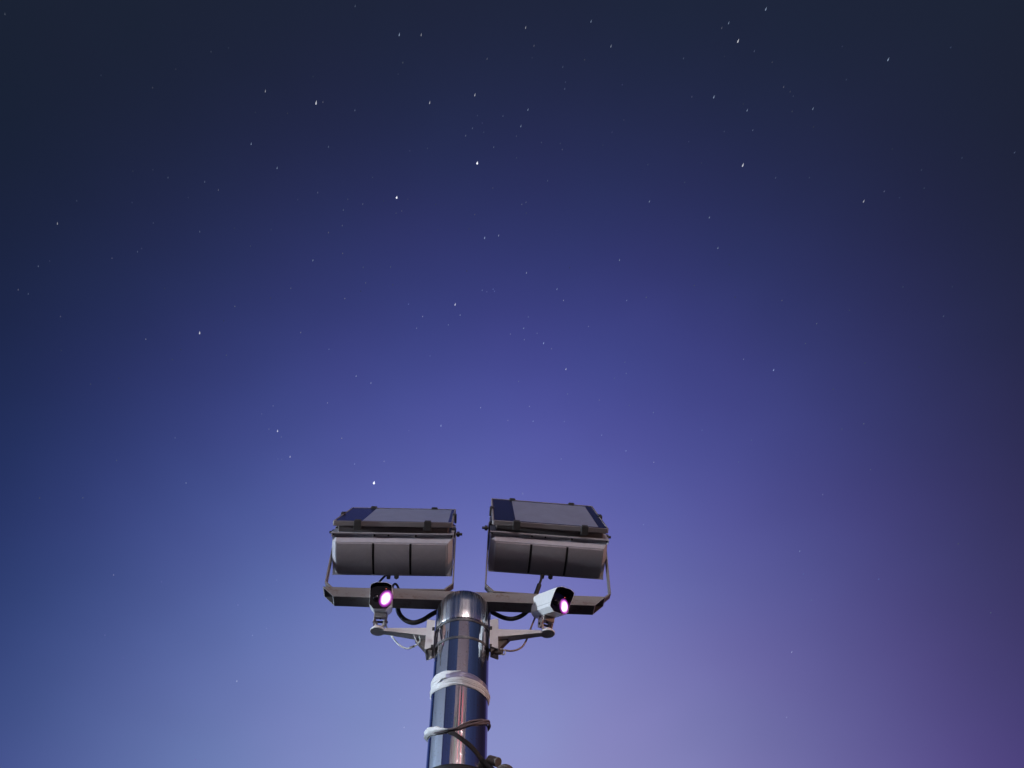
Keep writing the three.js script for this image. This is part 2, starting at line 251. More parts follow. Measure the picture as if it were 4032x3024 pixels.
  for (const k of [-0.5, 0.5]) add('groove_shade', sheet(k * 0.1568 - 0.0044, k * 0.1568 + 0.0044, zb + 0.006, -0.0195, (x, z) => curve(z) + 0.0062, 1, 12), M.rubber, gear);  // dark strips laid in the grooves to stand for their shade
  add('drain_nut', new THREE.CylinderGeometry(0.011, 0.011, 0.012, 6).translate(0.02, -0.128, zb - 0.002), M.darkMetal, gear);
  add('cable_gland', [new THREE.CylinderGeometry(0.010, 0.008, 0.016, 10).rotateX(Math.PI / 2).translate(-0.015, -0.118, zb - 0.006)], M.darkMetal, gear);
  // clips
  const clip = (x, y, ax) => [box(ax ? 0.010 : 0.031, ax ? 0.031 : 0.010, 0.040, x, y, 0.0545, 0.002), box(ax ? 0.018 : 0.026, ax ? 0.026 : 0.018, 0.005, x + (ax ? -ax * 0.006 : 0), y + (ax ? 0 : y > 0 ? -0.006 : 0.006), 0.0745, 0.0015)];
  for (const x of [-0.148, 0.148]) { add('clip', clip(x, y0 - 0.006, 0), M.darkMetal); add('clip', clip(x, y1 + 0.006, 0), M.darkMetal); }
  for (const s of [-1, 1]) add('clip', clip(s * (X + 0.006), 0.11, s), M.darkMetal);
  // yoke: one bent strip with slanted corners
  const path = [[-0.2654, hp + 0.024], [-0.2654, 0.037], [-0.2314, 0.004], [0.2314, 0.004], [0.2654, 0.037], [0.2654, hp + 0.024]], sh = new THREE.Shape();
  path.forEach(([x, y], i) => (i ? sh.lineTo(x, y) : sh.moveTo(x, y)));
  [...path].reverse().forEach(([x, y]) => sh.lineTo(x - Math.sign(x) * 0.005, y + (Math.abs(y - 0.004) < 1e-6 ? 0.005 : y < 0.1 ? 0.002 : 0)));
  part('yoke', mat4(new THREE.ExtrudeGeometry(sh, { depth: 0.034, bevelEnabled: true, bevelSize: 0.0004, bevelThickness: 0.0004, bevelSegments: 1 }).translate(0, 0, -0.019), B), M.yoke, t);
  for (const s of [-1, 1]) {
    add('pivot_bolt', [new THREE.CylinderGeometry(0.012, 0.012, 0.012, 6).rotateZ(Math.PI / 2).translate(s * 0.275, 0, 0), new THREE.CylinderGeometry(0.006, 0.006, 0.05, 10).rotateZ(Math.PI / 2).translate(s * 0.268, 0, 0)], M.darkMetal);
    add('pivot_bracket', box(0.016, 0.05, 0.042, s * 0.2555, -0.008, 0.008, 0.004), M.darkMetal);
  }
  return t;
}
floodlight('left floodlight on the crossbar, its narrow glass almost edge-on above the gear box', V(-0.523, 3.8433, -2.6607), 0.3128, 0.0563, 0.7284, 0.0094, 0.115, 0.014);
floodlight('right floodlight on the crossbar, tilted higher, with a black strip beside its pale glass', V(0.1483, 3.8844, -2.7179), 0.3552, 0.1004, 0.6409, -0.0282, 0.095, 0.035);

// ------------------------------------------------------------------ camera arms on the pole, clamp bands
for (const y of [3.353, 3.275]) {
  const upper = y > 3.3;
  const b = part(numbered('clamp_band'), toCreasedNormals(new THREE.LatheGeometry([[0.1057, -0.0048], [0.1076, -0.0046], [0.1076, 0.0046], [0.1057, 0.0048]].map(([r, h]) => new THREE.Vector2(r, h)), 72), 0.4).translate(PX, y, PZ), M.band, scene);
  tag(b, upper ? 'upper thin steel clamp band around the pole, just below the domed cap' : 'lower thin steel clamp band around the pole, below the camera arms', 'clamp band', 'clamp bands around the pole');
}
function arm(label, s, disc, root) {                                       // s: -1 left, 1 right
  const t = thing('camera_bracket', label, 'bracket', V(PX + s * 0.107, 3.27, PZ), 'camera arms on the pole'), o = t.position;
  const loc = (v) => v.clone().sub(o);
  // channel bracket: back plate, two flanges that touch the pole, slots for the bands
  const xa = s * 0.002, xb = s * 0.031, zf = 0.040, ya = -0.004, yb = 0.128;
  const fl = new THREE.Shape([[xa, ya + 0.012], [xb, ya], [xb, yb], [xa, yb - 0.004]].map(([x, y]) => new THREE.Vector2(x, y)));
  const fg = new THREE.ExtrudeGeometry(fl, { depth: 0.003, bevelEnabled: false });
  part('bracket_plate', [fg.clone().translate(0, 0, zf - 0.003), fg.clone().translate(0, 0, -zf), box(0.004, yb - ya - 0.002, 2 * zf, xb + s * 0.002, (ya + yb) / 2, 0)], M.arm, t);
  for (const y of [0.0055, 0.0835]) part('band_hook', box(0.010, 0.0135, 0.006, s * 0.006, y + 0.001, zf + 0.001, 0.001), M.darkMetal, t);
  part('gusset', [(() => { const g = new THREE.Shape([[xb, 0.052], [xb + s * 0.05, 0.06], [xb, 0.004]].map(([x, y]) => new THREE.Vector2(x, y))); return new THREE.ExtrudeGeometry(g, { depth: 0.03, bevelEnabled: false }).translate(0, 0, -0.015); })(), (() => { const g = new THREE.Shape([[s * 0.003, 0.008], [s * 0.028, 0.001], [s * 0.008, -0.015]].map(([x, y]) => new THREE.Vector2(x, y))); return new THREE.ExtrudeGeometry(g, { depth: 0.03, bevelEnabled: false }).translate(0, 0, 0.004); })()], M.armDark, t);
  // arm: tapered bar, then a round seat for the camera
  const e = loc(disc), r0 = loc(root), n = 20, pos = [], idx = [];
  for (let i = 0; i <= n; i++) {
    const k = i / n, q = V(THREE.MathUtils.lerp(xb + s * 0.002, e.x, k), 0, THREE.MathUtils.lerp(r0.z, e.z, k));
    const bot = THREE.MathUtils.lerp(r0.y, e.y, THREE.MathUtils.smoothstep(k, 0, 1) * 0.5 + k * 0.5), hgt = THREE.MathUtils.lerp(0.0335, 0.0105, Math.min(1, k * 1.08)), w = THREE.MathUtils.lerp(0.044, 0.026, Math.min(1, k * 1.1)) / 2;
    for (const [dy, dz] of [[0, -w], [0, w], [hgt, w], [hgt, -w]]) pos.push(q.x, bot + dy, q.z + dz);
  }
  for (let i = 0; i < n; i++) for (let k = 0; k < 4; k++) { const a = i * 4 + k, b = i * 4 + (k + 1) % 4; idx.push(a, b, a + 4, b, b + 4, a + 4); }
  idx.push(0, 2, 1, 0, 3, 2);
  const g = new THREE.BufferGeometry(); g.setAttribute('position', new THREE.Float32BufferAttribute(pos, 3)); g.setIndex(s < 0 ? idx.reverse() : idx);
  const ni = g.toNonIndexed(), uv = []; for (let i = 0; i < ni.attributes.position.count; i++) uv.push(ni.attributes.position.getX(i) * 3, (ni.attributes.position.getY(i) + ni.attributes.position.getZ(i)) * 3); ni.setAttribute('uv', new THREE.Float32BufferAttribute(uv, 2));
  part('bar', toCreasedNormals(ni, 0.6), M.arm, t);
  part('seat', toCreasedNormals(new THREE.LatheGeometry([[0.0001, 0], [0.0275, 0], [0.0292, 0.0012], [0.0292, 0.0072], [0.027, 0.0085], [0.0001, 0.0085]].map(([r, y]) => new THREE.Vector2(r, y)), 40), 0.4).translate(e.x, e.y, e.z), M.arm, t);
  if (s < 0) part('joint_strap', box(0.007, 0.036, 0.041, xb + s * 0.045, 0.074, r0.z, 0.001), new THREE.MeshStandardMaterial({ color: rgb(0.36, 0.28, 0.31), roughness: 0.6 }), t);
  return t;
}
const discL = V(-0.5405, 3.3395, -2.652), discR = V(0.1275, 3.3395, -2.683);
arm('white bracket on the left of the pole, carrying the camera facing the viewer', -1, discL, V(-0.32, 3.3275, -2.682));
arm('white bracket on the right of the pole, carrying the camera turned right', 1, discR, V(-0.098, 3.3195, -2.684));

// ------------------------------------------------------------------ security cameras
function securityCamera(label, c, yaw, pitch, roll, disc, w, h, Ln, hood, led, power, group) {
  const t = thing('security_camera', label, 'security camera', disc.clone().add(V(0, 0.0085, 0)), group), o = t.position;
  const f = V(Math.sin(yaw) * Math.cos(pitch), -Math.sin(pitch), Math.cos(yaw) * Math.cos(pitch)), r = V(Math.cos(yaw), 0, -Math.sin(yaw)), u = f.clone().cross(r);
  const R = new THREE.Matrix4().makeBasis(r, u, f).multiply(new THREE.Matrix4().makeRotationZ(roll)); R.setPosition(c.x - o.x, c.y - o.y, c.z - o.z);
  const add = (name, geo, m, parent = t) => part(name, [].concat(geo).map((g) => mat4(g, R)), m, parent);
  const zf = Ln / 2, zr = -Ln / 2;
  // section: small top corners, wide slanted bottom corners
  const sec = (k) => [[-w + 0.011, h - 0.0005], [-0.45 * w, h + 0.004], [0.45 * w, h + 0.004], [w - 0.011, h - 0.0005], [w - 0.0032, h - 0.004], [w, h - 0.012], [w, -0.30 * h], [w, -0.64 * h], [0.58 * w, -h], [-0.58 * w, -h], [-w, -0.64 * h], [-w, -0.30 * h], [-w, h - 0.012], [-w + 0.0032, h - 0.004]].map(([x, y]) => [x * k, y * k]);
  const rim = (y) => zf + hood * THREE.MathUtils.clamp((y + 0.0) / h, 0, 1);
  const loft = (rings, flip) => { const pos = [], n = rings[0].length; for (let i = 0; i < rings.length - 1; i++) for (let k = 0; k < n; k++) { const a = rings[i][k], b = rings[i][(k + 1) % n], c2 = rings[i + 1][(k + 1) % n], d = rings[i + 1][k]; pos.push(...(flip ? [a, d, c2, a, c2, b] : [a, b, c2, a, c2, d]).flat()); }
    const g = new THREE.BufferGeometry(); g.setAttribute('position', new THREE.Float32BufferAttribute(pos, 3)); const uv = []; for (let i = 0; i < pos.length; i += 3) uv.push((pos[i] + pos[i + 1]) * 4, pos[i + 2] * 4); g.setAttribute('uv', new THREE.Float32BufferAttribute(uv, 2)); return toCreasedNormals(g, 0.45); };
  const S1 = sec(1), S0 = sec(0.93), Sb = sec(0.80), Si = sec(0.975);
  const Z = (S, z) => S.map(([x, y]) => [x, y, typeof z === 'function' ? z(y) : z]);
  const cap = (S, z, back) => { const pos = [], n = S.length; for (let k = 0; k < n; k++) { const a = [S[k][0], S[k][1], z], b = [S[(k + 1) % n][0], S[(k + 1) % n][1], z]; pos.push(...(back ? [0, 0, z, ...b, ...a] : [0, 0, z, ...a, ...b])); } const g = new THREE.BufferGeometry(); g.setAttribute('position', new THREE.Float32BufferAttribute(pos, 3)); g.setAttribute('uv', new THREE.Float32BufferAttribute(pos.flatMap((v, i) => (i % 3 === 2 ? [] : [v * 4])), 2)); g.computeVertexNormals(); return g; };
  const body = add('body', [loft([Z(Sb, zr), Z(S0, zr + 0.008), Z(S1, zr + 0.05), Z(S1, rim)], true), cap(Sb, zr, false), loft([Z(S1, rim), Z(Si, (y) => rim(y) + 0.0005)], true)], M.white);
  const greys = [new THREE.MeshStandardMaterial({ color: rgb(0.30, 0.32, 0.36), roughness: 0.7 }), new THREE.MeshStandardMaterial({ color: rgb(0.34, 0.38, 0.43), roughness: 0.5 })];
  for (const s of [-1, 1]) { add('seam', box(0.0012, 0.0013, Ln * 0.62, s * (w - 0.0002), -0.30 * h, 0.024), greys[0], body); add('side_plate', box(0.0012, 0.012, 0.024, s * (w - 0.0012), 0.08 * h, zr + 0.042, 0.0004), greys[1], body); }
  const face = add('front_window', [loft([Z(Si, (y) => rim(y) + 0.0004), Z(sec(0.965), zf - 0.004)], true), cap(sec(0.966), zf - 0.004, true)], M.face);
  // lens on one side, infrared lamp on the other
  add('lens', [new THREE.CylinderGeometry(0.0135, 0.015, 0.006, 28).rotateX(Math.PI / 2).translate(-0.017, -0.004, zf - 0.001), new THREE.SphereGeometry(0.012, 20, 10, 0, Math.PI * 2, 0, Math.PI / 2).rotateX(Math.PI / 2).scale(1, 1, 0.45).translate(-0.017, -0.004, zf + 0.002)], M.face, face);
  const [lx, ly, rx, ry, tl] = led;
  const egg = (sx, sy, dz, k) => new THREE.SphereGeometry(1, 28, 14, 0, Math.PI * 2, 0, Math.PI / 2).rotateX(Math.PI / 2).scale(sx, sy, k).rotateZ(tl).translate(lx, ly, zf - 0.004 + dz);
  add('lamp_halo', egg(rx * 1.46, ry * 1.40, -0.0004, 0.0030), M.ledOuter, face);  // stepped emissive shells paint the bloom around the lamp core
  add('lamp_halo', egg(rx * 1.24, ry * 1.20, 0.0004, 0.0036), M.ledRing, face);
  add('lamp_inner_halo', egg(rx * 1.06, ry * 1.05, 0.0012, 0.0042), M.ledInner, face);
  add('lamp_core', [egg(rx * 0.88, ry * 0.86, 0.0022, 0.0046), egg(rx * 0.62, ry * 0.6, 0.0024, 0.0046).translate(-rx * 0.22, -ry * 0.34, 0)], M.ledCore, face);
  add('status_lamp', new THREE.SphereGeometry(0.0018, 10, 8).scale(1.4, 0.8, 0.5).translate(lx - 0.002, ly + ry + 0.013, zf - 0.0034), M.redLed, face);
  const pl = new THREE.SpotLight(new THREE.Color(0.9, 0.25, 1), power, 0, 1.3, 1); pl.position.set(lx, ly, zf + 0.010).applyMatrix4(R).add(o); pl.target.position.copy(pl.position).add(f); scene.add(pl.target); pl.shadow.radius = 0.5; pl.castShadow = true; pl.name = 'camera_lamp_glow'; scene.add(pl);
  // mount: an inverted U under the body, a lug on the seat, a bolt through both
  const bot = -h - 0.001, mz = -0.012, cheek = (s) => { const q = new THREE.Shape(); q.moveTo(-0.019, 0); q.lineTo(0.019, 0); q.lineTo(0.017, -0.022); q.absarc(0, -0.030, 0.0155, 0.25, Math.PI - 0.25, true); q.lineTo(-0.019, 0); return new THREE.ExtrudeGeometry(q, { depth: 0.0065, bevelEnabled: true, bevelSize: 0.0006, bevelThickness: 0.0006, bevelSegments: 1 }).rotateY(-Math.PI / 2).translate(s * 0.0225 + 0.00325, bot - 0.002, mz); };
  const mount = add('mount', [cheek(-1), cheek(1), box(0.050, 0.020, 0.044, 0, bot - 0.009, mz + 0.003, 0.002)], M.rust);
  add('screw', new THREE.CylinderGeometry(0.004, 0.004, 0.006, 10).translate(0, bot - 0.0205, mz + 0.010), M.darkMetal, mount);
  const piv = V(0, bot - 0.032, mz).applyMatrix4(R);
  add('bolt', cylBetween(V(-0.030, bot - 0.032, mz), V(0.030, bot - 0.032, mz), 0.0045), M.darkMetal, mount);
  const lug = (s) => { const a = piv.clone().addScaledVector(r, s * 0.0165), g = cylBetween(V(a.x * 0.55, -0.002, a.z * 0.55), a, 0.0062, 0.0062, 14); return g; };
  part('base', [new THREE.CylinderGeometry(0.0225, 0.0255, 0.008, 36).translate(0, 0.004, 0), lug(-1), lug(1)], M.rust, t);
  return t;
}
securityCamera('left white bullet camera, its black face and pink lamp turned to the viewer', V(-0.5385, 3.474, -2.640), 0.107, 0.415, 0.018, discL, 0.0430, 0.0475, 0.16, 0.030, [0.0205, -0.005, 0.0185, 0.0250, -0.35], 0.010, 'security cameras on the pole');
securityCamera('right white bullet camera, turned aside so that its white flank shows', V(0.1399, 3.456, -2.660), 0.55, 0.36, 0.02, discR, 0.0435, 0.0455, 0.165, 0.036, [0.0225, -0.012, 0.0150, 0.0225, 0.2], 0.004, 'security cameras on the pole');

// ------------------------------------------------------------------ cables
const q3 = (x, y) => [1240 + x * 0.22604, 2260 + y * 0.22604], q4 = (x, y) => [1640 + x * 0.22604, 2260 + y * 0.22604], q5 = (x, y) => [1960 + x * 0.22604, 2240 + y * 0.22604], q6 = (x, y) => [1600 + x * 0.26763, 2580 + y * 0.26763];
const along = (q, list) => list.map(([x, y, z]) => atZ(...q(x, y), z));
tag(part('cable', [tube(along(q3, [[2290, 610, -2.80], [2140, 650, -2.78], [2020, 712, -2.765], [1880, 800, -2.755], [1720, 848, -2.752], [1570, 800, -2.752], [1470, 690, -2.755], [1442, 580, -2.755], [1440, 420, -2.752]]), 0.0098)], M.rubber, scene), 'thick black cable sagging below the left half of the crossbar', 'cable');
tag(part(numbered('cable'), [tube(along(q3, [[1440, 430, -2.752], [1462, 320, -2.75], [1445, 220, -2.745], [1400, 172, -2.74], [1360, 205, -2.738], [1342, 300, -2.737], [1250, 340, -2.735], [1120, 260, -2.735], [1112, 165, -2.733], [1165, 90, -2.732], [1228, 25, -2.733], [1240, -10, -2.735]]), 0.0048, 120)], M.rubber, scene), 'thin black cable looping behind the left camera up to the left floodlight', 'cable');
tag(part(numbered('cable'), [tube(along(q4, [[1180, 560, -2.80], [1270, 640, -2.78], [1390, 705, -2.765], [1530, 765, -2.758], [1660, 782, -2.755], [1790, 748, -2.755], [1890, 685, -2.756], [1960, 610, -2.757], [2010, 500, -2.757]]), 0.0092)], M.rubber, scene), 'thick black cable sagging below the right half of the crossbar', 'cable');
tag(part(numbered('cable'), [tube(along(q5, [[590, 640, -2.757], [625, 540, -2.757], [668, 430, -2.757], [700, 345, -2.757], [724, 275, -2.757]]), 0.0098, 30), tube(along(q5, [[716, 300, -2.757], [735, 240, -2.757], [755, 180, -2.757], [762, 110, -2.76], [764, 70, -2.765]]), 0.0053, 30)], M.rubber, scene), 'black cable with a thick sleeve rising from the crossbar to the right floodlight', 'cable');
{
  const t = thing('camera_cable', 'thin white cable drooping below the left camera arm', 'cable', atZ(...q3(1600, 1300), -2.70)), o = t.position, L = (p) => p.map((v) => v.sub(o));
  part('wire', tube(L(along(q3, [[1195, 800, -2.66], [1212, 850, -2.668], [1240, 905, -2.69], [1275, 975, -2.715], [1310, 1040, -2.718], [1350, 1100, -2.712], [1420, 1190, -2.705], [1505, 1262, -2.70], [1600, 1298, -2.70], [1690, 1280, -2.695], [1780, 1225, -2.69], [1835, 1170, -2.68], [1825, 1110, -2.655]])), 0.0033, 110, 10), M.whiteCable, t);
  part('tie', [tube(L(along(q3, [[1725, 1075, -2.655], [1750, 1130, -2.652], [1790, 1210, -2.66], [1800, 1215, -2.69], [1760, 1150, -2.72], [1730, 1070, -2.71], [1722, 1050, -2.68], [1725, 1075, -2.655]])), 0.0018, 60, 8), tube(L(along(q3, [[1815, 1085, -2.655], [1830, 1140, -2.65], [1838, 1190, -2.66]])), 0.0022, 16, 8)], M.whiteCable, t);
  part('joint', cylBetween(...L(along(q3, [[1655, 1287, -2.698], [1735, 1255, -2.692]])), 0.0046, 0.0042), M.armDark, t);
}
{
  const t = thing('camera_cable', 'thin brown cable hanging from the right camera and curling under its arm', 'cable', atZ(...q5(340, 1410), -2.69)), o = t.position, L = (p) => p.map((v) => v.sub(o));
  part('wire', tube(L(along(q5, [[680, 780, -2.73], [650, 850, -2.735], [605, 955, -2.73], [562, 1070, -2.722], [528, 1160, -2.72], [488, 1262, -2.71], [425, 1355, -2.70], [340, 1408, -2.69], [225, 1430, -2.685], [110, 1418, -2.682], [60, 1430, -2.68]])), 0.0036, 110, 10), M.brownCable, t);
  part('joint', [cylBetween(...L(along(q4, [[1375, 1355, -2.685], [1500, 1375, -2.68]])), 0.0105, 0.008), tube(L(along(q4, [[1370, 1330, -2.68], [1310, 1330, -2.70], [1255, 1320, -2.72]])), 0.007, 16, 8)], M.armDark, t);
  part('tie', tube(L(along(q4, [[1455, 1310, -2.672], [1520, 1320, -2.672], [1548, 1360, -2.673], [1530, 1400, -2.676], [1470, 1405, -2.678]])), 0.0022, 40, 8), M.whiteCable, t);
}

// ------------------------------------------------------------------ things wrapped round the pole
function ribbon(list, r0, amp, seed, lift = 0.0, nu = 160, nv = 12, straight = false) {       // list: [deg, y bottom, y top]; a folded strip round the pole
  const pos = [], uv = [], idx = [], at = (d) => { let i = 0; while (i < list.length - 2 && d > list[i + 1][0]) i++; const [d0, a0, b0] = list[i], [d1, a1, b1] = list[i + 1], k0 = THREE.MathUtils.clamp((d - d0) / (d1 - d0), 0, 1), k = straight ? k0 : THREE.MathUtils.smoothstep(k0, 0, 1); return [THREE.MathUtils.lerp(a0, a1, k), THREE.MathUtils.lerp(b0, b1, k)]; };
  const dA = list[0][0], dB = list[list.length - 1][0];
  for (let i = 0; i <= nu; i++) for (let j = 0; j <= nv; j++) {
    const d = dA + (dB - dA) * i / nu, [a, b] = at(d), k = j / nv, y = THREE.MathUtils.lerp(a, b, k) + 0.0012 * noise.noise(d * 0.07, seed, 2);
    const fold = 0.5 + 0.5 * noise.noise(d * 0.018 + seed, k * 4.2 + d * 0.012, seed * 3.1) + 0.35 * noise.noise(d * 0.05 + seed * 2, k * 9 - d * 0.02, seed), edge = Math.min(1, Math.min(k, 1 - k) * 5);
    const p = onPole(d, y, r0 + lift * edge + amp * fold * (0.3 + 0.7 * edge)); pos.push(p.x, p.y, p.z); uv.push(d / 60, k * 0.3);
  }
  for (let i = 0; i < nu; i++) for (let j = 0; j < nv; j++) { const a = i * (nv + 1) + j, b = a + nv + 1; idx.push(a, b, a + 1, b, b + 1, a + 1); }
  const g = new THREE.BufferGeometry(); g.setAttribute('position', new THREE.Float32BufferAttribute(pos, 3)); g.setAttribute('uv', new THREE.Float32BufferAttribute(uv, 2)); g.setIndex(idx); g.computeVertexNormals(); return g;
}
{
  const t = thing('plastic_wrap', 'wide white plastic wrapped in crumpled layers around the middle of the pole', 'wrapping', V(0, 0, 0));
  part('white_layer', ribbon([[-180, 3.070, 3.105], [-110, 3.082, 3.108], [-85, 3.087, 3.112], [-60, 3.080, 3.108], [-37, 3.076, 3.104], [0, 3.080, 3.099], [33, 3.071, 3.092], [61, 3.065, 3.096], [85, 3.064, 3.092], [110, 3.068, 3.095], [180, 3.070, 3.105]], 0.1063, 0.0055, 1.7, 0.001), M.cloth, t);
  part('upper_layer', ribbon([[-180, 3.10, 3.125], [-110, 3.105, 3.142], [-83, 3.104, 3.145], [-50, 3.106, 3.145], [-28, 3.116, 3.142], [-8, 3.128, 3.136], [4, 3.131, 3.134]], 0.1065, 0.004, 5.3, 0.002), M.cloth, t);
  part('lower_layer', ribbon([[-30, 3.096, 3.108], [0, 3.095, 3.110], [30, 3.088, 3.104], [60, 3.080, 3.100], [85, 3.078, 3.096], [130, 3.085, 3.10], [180, 3.09, 3.12]], 0.1068, 0.0055, 9.1, 0.002), M.cloth, t);
  part('fold', ribbon([[-95, 3.102, 3.109], [-50, 3.094, 3.101], [0, 3.090, 3.0955], [40, 3.081, 3.087], [95, 3.073, 3.079]], 0.1080, 0.0035, 7.7, 0.0015, 120, 6), M.cloth, t);
  part('fold', ribbon([[-70, 3.117, 3.125], [-30, 3.113, 3.1195], [0, 3.109, 3.1125], [30, 3.101, 3.105], [75, 3.088, 3.092]], 0.1080, 0.0025, 12.4, 0.001, 120, 6), M.cloth, t);
  part('fold', ribbon([[-60, 3.083, 3.089], [-10, 3.082, 3.086], [30, 3.073, 3.079], [80, 3.067, 3.073]], 0.1080, 0.003, 15.1, 0.001, 120, 6), M.cloth, t);
  part('clear_film', ribbon([[-25, 3.10, 3.130], [0, 3.106, 3.133], [18, 3.104, 3.129], [55, 3.095, 3.117], [85, 3.085, 3.095]], 0.1068, 0.0035, 3.3, 0.0025), M.film, t);
}
{
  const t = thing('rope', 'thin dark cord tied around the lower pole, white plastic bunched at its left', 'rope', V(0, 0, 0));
  const path = [[-180, 2.955], [-120, 2.95], [-85, 2.942], [-60, 2.930], [-40, 2.919], [-20, 2.911], [0, 2.914], [20, 2.931], [50, 2.956], [80, 2.981], [110, 2.985], [150, 2.97], [180, 2.955]];
  const strand = (ph, r, off, amp) => { const pts = path.map(([d, y], i) => onPole(d, y + off + amp * Math.sin(ph + i * 1.3), 0.1062 + r + amp * 0.5 * (1 + Math.cos(ph + i * 1.3)))); pts.pop(); return new THREE.TubeGeometry(new THREE.CatmullRomCurve3(pts, true), 160, r, 9, true); };
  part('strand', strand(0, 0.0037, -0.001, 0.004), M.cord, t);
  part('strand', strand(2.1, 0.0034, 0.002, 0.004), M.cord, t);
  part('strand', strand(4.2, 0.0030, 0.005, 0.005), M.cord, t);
  part('bulge', ribbon([[-110, 2.940, 2.957], [-80, 2.929, 2.955], [-60, 2.919, 2.949], [-40, 2.909, 2.938], [-26, 2.908, 2.924], [-14, 2.909, 2.914]], 0.1075, 0.006, 2.2, 0.0095, 60, 10), M.cloth, t);
}
{
  const t = thing('strap', 'flat black strap slanting down across the pole to a bolt at its right', 'strap', V(0, 0, 0));
  part('webbing', ribbon([[-14, 2.900, 2.909], [-4, 2.892, 2.910], [10, 2.874, 2.893], [30, 2.850, 2.872], [54, 2.822, 2.846], [78, 2.806, 2.838], [100, 2.80, 2.83]], 0.1062, 0.0004, 4.4, 0.003, 80, 6, true), new THREE.MeshStandardMaterial({ color: rgb(0.018, 0.017, 0.018), roughness: 0.85, side: THREE.DoubleSide }), t);
  const a = atZ(1928, 2992, -2.655), b = atZ(1962, 3002, -2.63);
  part('bolt', [cylBetween(a, b, 0.0155, 0.0155, 20), cylBetween(a.clone().add(V(-0.03, -0.012, -0.02)), a, 0.010, 0.010, 14)], M.armDark, t);
  part('tongue', [cylBetween(atZ(1905, 3000, -2.66), atZ(1950, 3040, -2.64), 0.009, 0.009, 12)], M.darkMetal, t);
  part('hook', new THREE.TorusGeometry(0.026, 0.011, 14, 40).rotateX(0.5).translate(...atZ(1988, 3056, -2.64).toArray()), M.armDark, t);
}

